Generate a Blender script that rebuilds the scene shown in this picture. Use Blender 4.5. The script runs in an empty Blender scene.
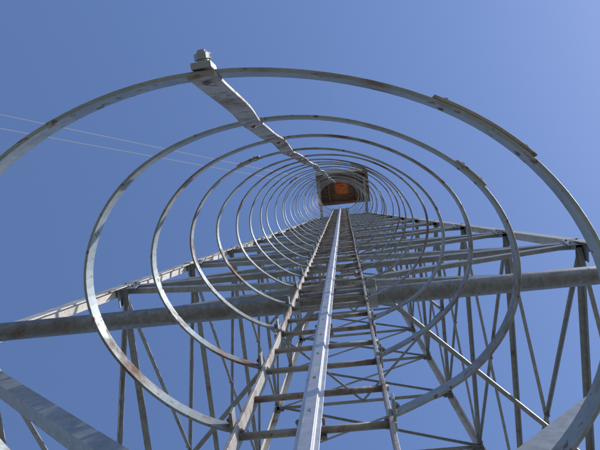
import bpy, math, random
from mathutils import Vector, Matrix
random.seed(7)
scene=bpy.context.scene
scene.view_settings.view_transform='Standard'; scene.view_settings.look='None'; scene.view_settings.exposure=0

# ---------------------------------------------------------------- frames
CAMH=3.0
SA=0.117; AL=math.asin(SA); CA=math.cos(AL)
def L(x,y,z):           # leaning ladder frame -> world
    return Vector((x, y*CA+z*SA, CAMH - y*SA + z*CA))
LX=Vector((1,0,0)); LY=Vector((0,CA,-SA)); LZ=Vector((0,SA,CA))

# ---------------------------------------------------------------- materials
def mat(name, base, base2, rust, rust_amt, metallic=0.4, rough=0.5, scale=6.0, streak=None, bump=0.15, spots=0.0):
    m=bpy.data.materials.new(name); m.use_nodes=True
    nt=m.node_tree; N=nt.nodes; K=nt.links; b=N['Principled BSDF']
    tc=N.new('ShaderNodeTexCoord')
    mp=N.new('ShaderNodeMapping'); K.new(tc.outputs['Object'],mp.inputs['Vector'])
    if streak: mp.inputs['Scale'].default_value=streak
    n1=N.new('ShaderNodeTexNoise'); n1.inputs['Scale'].default_value=scale; n1.inputs['Detail'].default_value=6; n1.inputs['Roughness'].default_value=.65
    K.new(mp.outputs[0],n1.inputs['Vector'])
    n2=N.new('ShaderNodeTexNoise'); n2.inputs['Scale'].default_value=scale*6; n2.inputs['Detail'].default_value=8; n2.inputs['Roughness'].default_value=.7
    K.new(tc.outputs['Object'],n2.inputs['Vector'])
    n3=N.new('ShaderNodeTexNoise'); n3.inputs['Scale'].default_value=scale*30; n3.inputs['Detail'].default_value=3
    K.new(tc.outputs['Object'],n3.inputs['Vector'])
    mx=N.new('ShaderNodeMix'); mx.data_type='RGBA'; mx.inputs[6].default_value=(*base,1); mx.inputs[7].default_value=(*base2,1)
    r0=N.new('ShaderNodeMapRange'); r0.inputs[1].default_value=.35; r0.inputs[2].default_value=.65
    K.new(n2.outputs['Fac'],r0.inputs[0]); K.new(r0.outputs[0],mx.inputs[0])
    ad=N.new('ShaderNodeMath'); ad.operation='MULTIPLY_ADD'; ad.inputs[1].default_value=.45
    K.new(n2.outputs['Fac'],ad.inputs[0]); K.new(n1.outputs['Fac'],ad.inputs[2])
    r1=N.new('ShaderNodeMapRange'); c=.98-rust_amt*.5; r1.inputs[1].default_value=c-.06; r1.inputs[2].default_value=c+.12
    K.new(ad.outputs[0],r1.inputs[0])
    mask=r1.outputs[0]
    if spots:
        # small rust freckles where the zinc has failed
        n4=N.new('ShaderNodeTexNoise'); n4.inputs['Scale'].default_value=48; n4.inputs['Detail'].default_value=2
        K.new(tc.outputs['Object'],n4.inputs['Vector'])
        r4=N.new('ShaderNodeMapRange'); r4.inputs[1].default_value=.74-spots*.12; r4.inputs[2].default_value=.80-spots*.12; r4.inputs[4].default_value=.85
        K.new(n4.outputs['Fac'],r4.inputs[0])
        mxm=N.new('ShaderNodeMath'); mxm.operation='MAXIMUM'; K.new(mask,mxm.inputs[0]); K.new(r4.outputs[0],mxm.inputs[1]); mask=mxm.outputs[0]
    mr=N.new('ShaderNodeMix'); mr.data_type='RGBA'; mr.inputs[6].default_value=(*rust,1); mr.inputs[7].default_value=(rust[0]*.5,rust[1]*.5,rust[2]*.5,1)
    K.new(n3.outputs['Fac'],mr.inputs[0])
    m2=N.new('ShaderNodeMix'); m2.data_type='RGBA'
    K.new(mask,m2.inputs[0]); K.new(mx.outputs[2],m2.inputs[6]); K.new(mr.outputs[2],m2.inputs[7])
    K.new(m2.outputs[2],b.inputs['Base Color'])
    rr=N.new('ShaderNodeMapRange'); rr.inputs[3].default_value=rough; rr.inputs[4].default_value=.9
    K.new(mask,rr.inputs[0]); K.new(rr.outputs[0],b.inputs['Roughness'])
    mm=N.new('ShaderNodeMapRange'); mm.inputs[3].default_value=metallic; mm.inputs[4].default_value=0
    K.new(mask,mm.inputs[0]); K.new(mm.outputs[0],b.inputs['Metallic'])
    bp=N.new('ShaderNodeBump'); bp.inputs['Strength'].default_value=bump; bp.inputs['Distance'].default_value=.004
    K.new(n2.outputs['Fac'],bp.inputs['Height']); K.new(bp.outputs[0],b.inputs['Normal'])
    return m
RUST=(.16,.085,.055)
M_galv=mat('galvanised_steel',(.20,.22,.24),(.30,.325,.345),(.18,.13,.10),.26,.35,.5,3)
M_leg =mat('weathered_steel',(.38,.36,.33),(.50,.475,.43),(.22,.16,.11),.34,.2,.55,2.5)
M_pipe=mat('pipe_steel',(.12,.13,.145),(.23,.24,.25),(.14,.11,.09),.36,.35,.5,5,spots=.6,bump=.3)
M_hoop=mat('cage_band_steel',(.22,.265,.29),(.33,.37,.385),(.17,.09,.055),.44,.35,.5,4,spots=1.0,bump=.25)
M_strap=mat('strap_steel',(.30,.285,.25),(.40,.38,.34),(.17,.10,.065),.52,.2,.55,9,spots=1.0,bump=.3)
M_rail=mat('ladder_rail_steel',(.29,.275,.26),(.40,.38,.35),RUST,.42,.25,.55,6,spots=.8,bump=.25)
M_rung=mat('rung_steel',(.22,.205,.19),(.32,.30,.27),RUST,.44,.2,.6,9,spots=.6)
M_alu =mat('climbing_rail_steel',(.50,.51,.52),(.68,.68,.68),(.32,.28,.24),.20,.65,.36,5,streak=(6,6,.6),bump=.08,spots=.2)
M_bolt=mat('bolt_steel',(.20,.20,.20),(.28,.28,.27),RUST,.42,.4,.5,20)
M_wood=mat('platform_timber',(.13,.075,.05),(.21,.12,.085),(.10,.05,.03),.5,0,.8,5,streak=(1,8,8))
M_red =mat('hatch_paint',(.55,.13,.035),(.65,.19,.05),(.2,.06,.03),.40,0,.6,4)
M_panel=mat('cladding_paint',(.20,.19,.17),(.29,.275,.25),(.13,.08,.06),.48,0,.6,3)
M_conc=mat('concrete',(.32,.31,.29),(.42,.41,.38),(.2,.19,.17),.4,0,.9,4)
M_pole=mat('pole_timber',(.14,.10,.07),(.22,.16,.11),(.08,.06,.04),.5,0,.9,6,streak=(8,8,.4))
M_wire=mat('wire_aluminium',(.75,.75,.75),(.8,.8,.8),(.6,.6,.6),.1,.2,.4,5)
M_grass=mat('dry_gravelly_ground',(.15,.145,.115),(.23,.22,.19),(.13,.13,.07),.45,0,.95,.6,bump=.6)

# ---------------------------------------------------------------- mesh kit
class Mesh:
    def __init__(s): s.v=[]; s.f=[]; s.sm=[]
    def loft(s,rings,closed_ring=True,cap=True,smooth=False):
        o=len(s.v); n=len(rings[0])
        for r in rings: s.v+= [tuple(p) for p in r]
        for i in range(len(rings)-1):
            for j in range(n):
                k=(j+1)%n
                s.f.append((o+i*n+j,o+i*n+k,o+(i+1)*n+k,o+(i+1)*n+j)); s.sm.append(smooth)
        if cap:
            s.f.append(tuple(o+j for j in range(n))[::-1]); s.sm.append(False)
            e=o+(len(rings)-1)*n
            s.f.append(tuple(e+j for j in range(n))); s.sm.append(False)
    def bar(s,p,q,prof,v,smooth=False):
        p=Vector(p);q=Vector(q);t=(q-p).normalized(); v=Vector(v); v=(v-t*v.dot(t)).normalized(); u=v.cross(t)
        s.loft([[p+u*a+v*b for a,b in prof],[q+u*a+v*b for a,b in prof]],smooth=smooth)
    def build(s,name,m,parent=None,bevel=0):
        me=bpy.data.meshes.new(name); me.from_pydata(s.v,[],s.f)
        me.polygons.foreach_set('use_smooth',s.sm); me.materials.append(m); me.update()
        import bmesh
        b=bmesh.new(); b.from_mesh(me); bmesh.ops.recalc_face_normals(b,faces=b.faces); b.to_mesh(me); b.free()
        ob=bpy.data.objects.new(name,me); scene.collection.objects.link(ob)
        if parent: ob.parent=parent
        if bevel:
            md=ob.modifiers.new('bevel','BEVEL'); md.width=bevel; md.segments=2; md.limit_method='ANGLE'; md.angle_limit=math.radians(50)
        return ob
def rect(w,h,cx=0,cy=0): return [(cx-w/2,cy-h/2),(cx+w/2,cy-h/2),(cx+w/2,cy+h/2),(cx-w/2,cy+h/2)]
def circ(r,n=16): return [(r*math.cos(2*math.pi*i/n),r*math.sin(2*math.pi*i/n)) for i in range(n)]
def ang(w,t): return [(-w/2,0),(w/2,0),(w/2,t),(-w/2+t,t),(-w/2+t,w),(-w/2,w)]
def angc(w,t): return [(0,0),(w,0),(w,t),(t,t),(t,w),(0,w)]
def empty(name):
    e=bpy.data.objects.new(name,None); scene.collection.objects.link(e); return e
def hexbolt(m,c,n,r=.012,h=.01,shank=None):
    c=Vector(c);n=Vector(n).normalized()
    v=Vector((0,0,1)) if abs(n.z)<.9 else Vector((1,0,0))
    m.bar(c,c+n*h,circ(r,6),v)
    m.bar(c+n*h,c+n*(h*1.5),circ(r*.55,8),v)

# ---------------------------------------------------------------- tower
YF=.72; CX=-.03; W0=3.085
CY=YF*CA+W0
def lev(z):
    return (CAMH + z*CA - YF*SA, W0 - z*SA)
def corner(z,sx,sy,off=0):
    h,w=lev(z); return Vector((CX+sx*(w-off),CY+sy*(w-off),h))
tower=empty('lattice_tower')
legs=Mesh(); hor=Mesh(); diag=Mesh(); gus=Mesh(); bolts=Mesh(); pipe=Mesh(); foot=Mesh()
ZB=-(CAMH-YF*SA)/CA
LV=[4.86,7.2,9.3,11.2,12.9,14.4,15.75,17.0,18.15,19.2]
TOP=20.0
for sx in(-1,1):
    for sy in(-1,1):
        segs=[ZB,4.86,9.3,14.4,TOP+.15]; sz=[.13,.11,.10,.085]
        for i in range(4):
            a=corner(segs[i],sx,sy); b=corner(segs[i+1],sx,sy)
            t=(b-a).normalized()
            w=sz[i]; th=.011; X=Vector((-sx,0,0)); Y=Vector((0,-sy,0))
            rings=[[p+X*c+Y*d for c,d in angc(w,th)] for p in(a,b)]
            legs.loft(rings)
            if i: # splice plates
                c0=a-t*.22; c1=a+t*.22
                legs.loft([[p-X*.009+Y*(.012)+X*c+Y*d for c,d in rect(.008,sz[i]*.8,.004,.045)] for p in(c0,c1)])
                legs.loft([[p-Y*.009+X*(.012)+X*c+Y*d for c,d in rect(sz[i]*.8,.008,.045,.004)] for p in(c0,c1)])
        g=corner(ZB,sx,sy)
        r=[]
        for hh,ww in((-.3,.45),(.0,.45),(.25,.30),(.27,.28)):
            r.append([Vector((g.x-sx*.05+c,g.y-sy*.05+d,hh)) for c,d in rect(ww*2,ww*2)])
        foot.loft(r)
faces=[((-1,-1),(1,-1),Vector((0,1,0)),'n'),((-1,1),(1,1),Vector((0,-1,0)),'f'),
       ((-1,-1),(-1,1),Vector((1,0,0)),'l'),((1,-1),(1,1),Vector((-1,0,0)),'r')]
for A,B,n,tag in faces:
    for i,z in enumerate(LV):
        a=corner(z,*A);b=corner(z,*B); d=(b-a).normalized()
        w=.070-.003*i
        if tag=='n' and i==0:
            # long round pipe clamped across the outside of the near legs, carrying the ladder
            pa=L(CX-3.25,.655,4.42); pb=L(CX+3.25,.655,4.42)
            pipe.bar(pa,pb,circ(.055,28),(0,0,1),smooth=True)
            for s in(-1,1):
                h_,w_=lev(4.42); q=L(CX+s*(w_-.05),.655,4.42)
                pipe.bar(q-LX*.03,q+LX*.03,circ(.062,24),(0,0,1),smooth=True)
        else:
            hor.bar(a+n*.014+d*.02,b+n*.014-d*.02,ang(w,.008),n)
        for q,s in((a,1),(b,-1)):
            g=.26-.016*i
            c=q+d*s*g*.42+n*.013
            if not(tag=='n' and i==0):
                gus.bar(c-Vector((0,0,g*.55)),c+Vector((0,0,g*.5)),rect(g*.75,.008),n)
            for k in range(4):
                cc=c+Vector((0,0,(k//2-.5)*g*.5))+d*((k%2-.5)*g*.4)
                hexbolt(bolts,cc-n*.005,-n,.013,.010)
    allz=[ZB+.05]+LV+[TOP]
    for i in range(len(allz)-1):
        z0,z1=allz[i],allz[i+1]
        if i==0 and tag=='n': z1=4.70
        if tag=='n': w=.09 if i==0 else max(.040,.055-.003*i)
        else: w=.07 if i==0 else max(.032,.044-.002*i)
        a0=corner(z0,*A);b0=corner(z0,*B);a1=corner(z1,*A);b1=corner(z1,*B)
        d=(b0-a0).normalized(); e=.08
        o=.06 if (i==0 and tag=='n') else 0
        diag.bar(a0+d*e+n*(.024+o),b1-d*e+n*(.024+o),ang(w,.008),n)
        o*=2.2
        diag.bar(b0-d*e+n*(.036+o),a1+d*e+n*(.036+o),ang(w,.008),n)
        # bolt at the crossing
        f=(b0-a0).length/((b0-a0).length+(b1-a1).length)
        hexbolt(bolts,a0.lerp(b1,f)+n*.022,-n,.013,.010)
# plan bracing
for i in(1,4,7):
    z=LV[i]; w=.042
    c=[corner(z,-1,-1,.05),corner(z,1,-1,.05),corner(z,1,1,.05),corner(z,-1,1,.05)]
    mid=[(c[k]+c[(k+1)%4])/2 for k in range(4)]
    for k in range(4):
        diag.bar(mid[k]-Vector((0,0,.03)),mid[(k+1)%4]-Vector((0,0,.03)),ang(w,.006),(0,0,1))
legs.build('corner_legs',M_leg,tower); hor.build('horizontal_braces',M_galv,tower); diag.build('diagonal_braces',M_galv,tower)
gus.build('gusset_plates',M_galv,tower); bolts.build('tower_bolts',M_bolt,tower); pipe.build('horizontal_pipe',M_pipe,tower); foot.build('concrete_footings',M_conc,tower)

# ---------------------------------------------------------------- ladder
RX0,RX1,RY=-.299,.055,.541
LCX=(RX0+RX1)/2
ladder=empty('ladder')
rl=Mesh()
zs0=-2.7; zt=19.9
def Lbar(m,p,q,prof):   # profile a->LX, b->LY
    P=L(*p);Q=L(*q); m.loft([[P+LX*a+LY*b for a,b in prof],[Q+LX*a+LY*b for a,b in prof]])
for x in(RX0,RX1):
    z=zs0; s=1 if x<LCX else -1
    while z<zt-.01:
        z2=min(z+5.6,zt)
        # slight hand-made waviness of the long flat bars
        K=14; rings=[]
        for q in range(K+1):
            zz=z+(z2-.002-z)*q/K; ox=.0025*math.sin(zz*1.7+x*9); oy=.003*math.sin(zz*1.1+x*5)
            P=L(x+ox,RY+oy,zz); rings.append([P+LX*a_+LY*b_ for a_,b_ in rect(.009,.050)])
        rl.loft(rings)
        if z>zs0: Lbar(rl,(x-s*.0095,RY,z-.12),(x-s*.0095,RY,z+.12),rect(.008,.045))
        z=z2
rl.build('side_rails',M_rail,ladder,.0015)
rg=Mesh()
z=1.08-.3*12
while z<zt:
    dz=random.uniform(-.005,.005); dy=random.uniform(-.003,.003)
    rg.bar(L(RX0-.012,RY+dy,z+dz),L(RX1+.012,RY+dy,z+dz+random.uniform(-.004,.004)),circ(.0092,14),LZ,smooth=True)
    z+=.3
rg.build('rungs',M_rung,ladder)
cr=Mesh(); hat=[(-.027,.0),(-.027,-.004),(-.016,-.006),(-.014,-.022),(.014,-.022),(.016,-.006),(.027,-.004),(.027,.0),(.011,.002),(.009,-.016),(-.009,-.016),(-.011,.002)]
xr=LCX-.006
yr=RY-.017
z=-2.3
while z<zt:
    z2=min(z+3.0,zt); ox=random.uniform(-.0012,.0012); Lbar(cr,(xr+ox,yr,z),(xr+ox,yr,z2-.004),hat); z=z2
cr.build('climbing_rail',M_alu,ladder,.0012)
no=Mesh(); z=-2.2
while z<zt:
    Lbar(no,(xr,yr-.0225,z),(xr,yr-.0225,z+.02),rect(.007,.0012)); z+=.3
no.build('rail_notches',M_bolt,ladder)
cl=Mesh(); z=1.08-.3*12; i=0
while z<zt:
    if i%4==2:
        Lbar(cl,(xr,RY,z-.02),(xr,RY,z+.02),rect(.072,.006,0,.014))
        for s in(-1,1):
            hexbolt(cl,L(xr+s*.030,yr+.004,z+.018),-LY,.006,.006)
            cl.bar(L(xr+s*.030,yr+.004,z+.018),L(xr+s*.030,RY+.02,z+.018),circ(.0035,8),LX)
    z+=.3;i+=1
cl.build('rail_clamps',M_bolt,ladder)
so=Mesh()
for i,zz in enumerate([4.42]+LV[1:]):
    for x in(RX0,RX1):
        s=-1 if x<LCX else 1
        d=.10 if i==0 else .19
        Lbar(so,(x+s*.010,RY,zz-.03),(x+s*.010,RY,zz+.03),rect(.008,d,0,d/2-.02))
        if i==0:
            so.bar(L(x+s*.05-.03,.655,zz),L(x+s*.05+.03,.655,zz),circ(.068,20),LZ)
            so.bar(L(x+s*.05-.028,.575,zz),L(x+s*.05+.028,.575,zz),rect(.05,.05),LZ)
        else: so.bar(L(x+s*.014,YF-.006,zz-.05),L(x+s*.014,YF-.006,zz+.05),rect(.09,.010),LY)
        hexbolt(so,L(x-s*.005,RY,zz),-LX*s,.009,.008)
so.build('standoff_brackets',M_galv,ladder,.003)

# ---------------------------------------------------------------- cage
cage=empty('safety_cage')
hb=Mesh(); hbolt=Mesh(); sp=Mesh()
hz=1.10; i=0; tops=[]
while hz<19.7:
    ja=random.uniform(-.012,.012); jb=random.uniform(-.012,.012); tx=random.uniform(-.05,.05); ty=random.uniform(-.03,.03); jx=random.uniform(-.010,.010)
    ph=random.uniform(0,6); rot=math.radians(4+random.uniform(-2.5,2.5)); cyj=0
    HCx,HCy,HA,HB=-.122,.190,.486,.358
    if i<3: ja=jb=0;jx=0;tx*=.2;ty*=.2
    if i==0: HCx,HCy,HA,HB=-.135,.186,.499,.368; rot=math.radians(7.5)
    W=.050; T=.0065
    th0=math.asin(.177/HA); cr_,sr_=math.cos(rot),math.sin(rot)
    def hp(t,ro=0,dz=0):
        rr=1+.006*math.sin(3*t+ph)+.0025*math.sin(7*t+ph*2)
        x=(HA+ja+ro)*math.sin(t)*rr; y=(HB+jb+ro)*math.cos(t)*rr
        tt=min(abs(t),abs(2*math.pi-t))
        edge=max(0,1-(abs(tt-th0))/.6); edge=edge*edge*(3-2*edge); f=1-edge
        xr_=x*cr_-y*sr_; yr_=x*sr_+y*cr_
        x=x+(xr_-x)*f; y=y+(yr_-y)*f
        return L(LCX+(HCx-LCX+jx)*f+x,HCy+y,hz+dz+tx*x*f+ty*(y-.36)+.004*math.sin(2*t+ph)*f)
    n=96; rings=[]
    for j in range(n+1):
        t=th0+(2*math.pi-2*th0)*j/n
        rings.append([hp(t,0,-W/2),hp(t,T,-W/2),hp(t,T,W/2),hp(t,0,W/2)])
    hb.loft(rings,smooth=False)
    for s in(-1,1): # end tabs bolted to the rails
        x=RX1 if s>0 else RX0
        Lbar(hb,(x+s*.0090,RY-.02,hz-W/2),(x+s*.0090,RY-.02,hz+W/2),rect(.007,.075))
        hexbolt(hbolt,L(x-s*.0045,RY-.005,hz),-LX*s,.008,.007)
        hexbolt(hbolt,L(x+s*.012,RY-.035,hz),LX*s,.008,.007)
    if i in(0,1,3,6,9):
        t0=math.radians({0:132,1:122,3:205,6:150,9:215}[i]); rr=[]
        ln=.36 if i==0 else .2
        for j in range(9):
            t=t0+ln*j/8
            rr.append([hp(t,T+.0005,-W*.46),hp(t,1.9*T,-W*.46),hp(t,1.9*T,W*.46),hp(t,T+.0005,W*.46)])
        sp.loft(rr)
        for tt in(t0+.04,t0+ln-.04):
            c=hp(tt,0,0); nn=(hp(tt,-.01,0)-c)
            hexbolt(hbolt,c,nn,.005,.002); hexbolt(hbolt,hp(tt,1.9*T,0),-nn,.005,.003)
    ts=math.pi+(.065 if i==0 else .115)+rot
    c=hp(ts,0,0); nn=hp(ts,-.01,0)-c
    hexbolt(hbolt,c+nn.normalized()*.007,nn,.007,.003); hexbolt(hbolt,hp(ts,T,0),-nn,.007,.006)
    tops.append((c,nn.normalized()))
    hz+=.6; i+=1
hb.build('hoop_bands',M_hoop,cage,.001); sp.build('band_splices',M_rail,cage,.001)
st=Mesh(); pts=[]
c0,n0=tops[0]
pts.append((c0-LZ*.04+n0*.0005,n0))
for a in range(len(tops)-1):
    (p,n_),(q,_)=tops[a],tops[a+1]
    amp=random.uniform(-.004,.006) if a else .003; ax=random.uniform(-.004,.004) if a else .008
    for j in range(12):
        f=j/12; s=math.sin(math.pi*f)**2
        pts.append((p.lerp(q,f)+n_*(.0005+amp*s)+LX*ax*s,n_))
pts.append((tops[-1][0]+n0*.0005,n0))
rings=[]
for p,n_ in pts:
    u=n_.cross(LZ).normalized(); w=.0205
    rings.append([p-u*w,p+u*w,p+u*w+n_*.006,p-u*w+n_*.006])
st.loft(rings); st.build('vertical_strap',M_strap,cage,.001)
cb=Mesh(); c0o=c0-n0*.0075
cb.bar(c0o+LZ*.022,c0o-LZ*.03,rect(.030,.010,0,-.006),n0)
cb.bar(c0o-n0*.011,c0o-n0*.030,circ(.009,12),LZ,smooth=True)
hexbolt(cb,c0o-n0*.018,-n0,.013,.010)
cb.build('strap_clamp',M_hoop,cage,.001)
hbolt.build('cage_bolts',M_bolt,cage)

# ---------------------------------------------------------------- top platform
plat=empty('lookout_platform')
fr=Mesh(); pn=Mesh(); ht=Mesh(); rd=Mesh()
h,w=lev(TOP)
c=L(LCX+.12,0,TOP); hz0=c.z+.02
x0,x1=c.x-.62,c.x+.62; y0=c.y-.34; y1=c.y+.36
def box(m,xa,xb,ya,yb,za,zb):
    m.loft([[Vector((x,y,za)) for x,y in((xa,ya),(xb,ya),(xb,yb),(xa,yb))],[Vector((x,y,zb)) for x,y in((xa,ya),(xb,ya),(xb,yb),(xa,yb))]])
hx0,hx1,hy0,hy1=c.x-.22,c.x+.14,y0+.0875*2,y0+6*.0875
nb=8; bw=(y1-y0)/nb
for j in range(nb):
    ya=y0+j*bw; yb=ya+bw-.004
    if j<2 or j>=6: box(fr,x0,x1,ya,yb,hz0+.10,hz0+.14)
    else:
        box(fr,x0,hx0,ya,yb,hz0+.10,hz0+.14); box(fr,hx1,x1,ya,yb,hz0+.10,hz0+.14)
for ya in(y0-.05,y1): box(fr,x0-.05,x1+.05,ya,ya+.05,hz0-.02,hz0+.16)
for xa in(x0-.05,x0+.22,x1-.30,x1): box(fr,xa,xa+.05,y0+.002,y1-.002,hz0,hz0+.098)
fr.build('floor_frame',M_wood,plat,.003)
box(rd,hx0-.03,hx1+.03,hy0-.03,hy1+.03,hz0+.142,hz0+.165)
box(rd,hx0+.05,hx1-.05,hy0+.06,hy0+.10,hz0+.11,hz0+.1415)
rd.build('hatch_lid',M_red,plat,.004)
for(xa,xb,ya,yb) in((x0-.07,x0-.052,y0-.07,y1+.07),(x1+.052,x1+.07,y0-.07,y1+.07),(x0-.05,x1+.05,y0-.072,y0-.054),(x0-.05,x1+.05,y1+.054,y1+.072)):
    box(pn,xa,xb,ya,yb,hz0+.0,hz0+.9)
pn.build('side_panels',M_panel,plat)
for xa in(x0-.02,x1-.02):
    for ya in(y0-.02,y1-.02): box(ht,xa,xa+.045,ya,ya+.045,hz0+.162,hz0+1.15)
ht.build('guard_posts',M_leg,plat)
cb=Mesh()
for sx in(-1,1):
    a=Vector((CX+sx*(w-.14),y0+.1,hz0-.05)); b=Vector((CX+sx*(w-.14),CY+w,hz0-.05))
    cb.bar(a,b,ang(.07,.008),(0,0,1))
for sy in(-1,1):
    a=corner(TOP,-1,sy); b=corner(TOP,1,sy); cb.bar(a,b,ang(.07,.008),(0,-sy,0))
cb.build('carrier_beams',M_galv,plat)

# ---------------------------------------------------------------- overhead line + pole
line=empty('overhead_wire')
def wire(p,q,sag,r,name):
    m=Mesh(); p=Vector(p);q=Vector(q); n=60; rings=[]
    t=(q-p).normalized(); u=t.cross(Vector((0,0,1))).normalized(); v=u.cross(t)
    for i in range(n+1):
        f=i/n; c=p.lerp(q,f)-Vector((0,0,sag*4*f*(1-f)))
        rings.append([c+u*a+v*b for a,b in circ(r,8)])
    m.loft(rings,smooth=True); m.build(name,M_wire,line)
PX,PY,PH=-24.0,-6.6,11.1
wire((x0,c.y-.20,hz0+.5),(PX,PY-.35,PH+.16),.5,.008,'conductor_1')
wire((x0,c.y-.05,hz0+.4),(PX,PY+.35,PH+.16),.5,.008,'conductor_2')
pole=empty('utility_pole')
pm=Mesh(); pm.loft([[Vector((PX+a*rr,PY+b*rr,zz)) for a,b in circ(1,16)] for zz,rr in((-.5,.16),(3,.15),(7,.13),(PH+.3,.11))],smooth=True)
pm.build('pole_shaft',M_pole,pole)
pm=Mesh(); pm.bar((PX+.17,PY-.8,PH-.1),(PX+.17,PY+.8,PH-.1),rect(.1,.1),(0,0,1)); pm.build('crossarm',M_pole,pole,.005)
pm=Mesh()
for s in(-.35,.35):
    rr=[(0,.02),(.06,.02),(.08,.05),(.12,.055),(.14,.03),(.17,.045),(.2,.02)]
    pm.loft([[Vector((PX+.17+a*r_,PY+s+b*r_,PH-.05+z_)) for a,b in circ(1,12)] for z_,r_ in rr],smooth=True)
pm.build('insulators',M_panel,pole)

# ---------------------------------------------------------------- ground
g=Mesh(); n=40; S=3000
def gp(i): 
    f=(i/n-.5)*2; return math.copysign(abs(f)**3,f)*S
for i in range(n+1):
    for j in range(n+1):
        x,y=gp(i),gp(j); d=math.hypot(x,y); g.v.append((x,y,(math.sin(x*.011)+math.cos(y*.013))*min(6,max(0,(d-60)*.03))))
for i in range(n):
    for j in range(n):
        g.f.append((i*(n+1)+j,(i+1)*(n+1)+j,(i+1)*(n+1)+j+1,i*(n+1)+j+1)); g.sm.append(True)
g.build('ground',M_grass)

# ---------------------------------------------------------------- light
sd=Vector((.68,-.14,.70)).normalized()
el=math.asin(sd.z); rot=math.atan2(sd.x,sd.y)
sun=bpy.data.lights.new('sun','SUN'); sun.energy=5.0; sun.angle=math.radians(.5); sun.color=(1,.96,.9)
so=bpy.data.objects.new('sun',sun); scene.collection.objects.link(so); so.rotation_euler=sd.to_track_quat('Z','Y').to_euler()
wd=bpy.data.worlds.new('World'); scene.world=wd; wd.use_nodes=True
N=wd.node_tree.nodes; bg=N['Background']; sk=N.new('ShaderNodeTexSky'); sk.sky_type='NISHITA'; sk.sun_disc=False
sk.sun_elevation=el; sk.sun_rotation=rot; sk.altitude=0; sk.air_density=1.3; sk.dust_density=.6; sk.ozone_density=2.5
hs=N.new('ShaderNodeMix'); hs.data_type='RGBA'; hs.blend_type='MULTIPLY'; hs.inputs[0].default_value=1; hs.inputs[7].default_value=(.90,.94,1.14,1)
wd.node_tree.links.new(sk.outputs[0],hs.inputs[6]); wd.node_tree.links.new(hs.outputs[2],bg.inputs[0]); bg.inputs[1].default_value=.145

# ---------------------------------------------------------------- camera
F=750.0; V=(343,188); roll=math.radians(6)
Zc=Vector(((V[0]-300)/F,(225-V[1])/F,-1)).normalized()
Xc=Vector((math.cos(roll),math.sin(roll),0)); Xc=(Xc-Zc*Xc.dot(Zc)).normalized()
Yc=Zc.cross(Xc)
R=Matrix((Xc,Yc,Zc))                      # camera -> ladder frame
A=Matrix((LX,LY,LZ)).transposed()         # ladder -> world
cam=bpy.data.cameras.new('camera'); co=bpy.data.objects.new('camera',cam); scene.collection.objects.link(co)
cam.sensor_width=36; cam.lens=36*F/600; cam.clip_start=.02; cam.clip_end=10000
co.matrix_world=Matrix.Translation((0,0,CAMH)) @ (A@R).to_4x4()
scene.camera=co
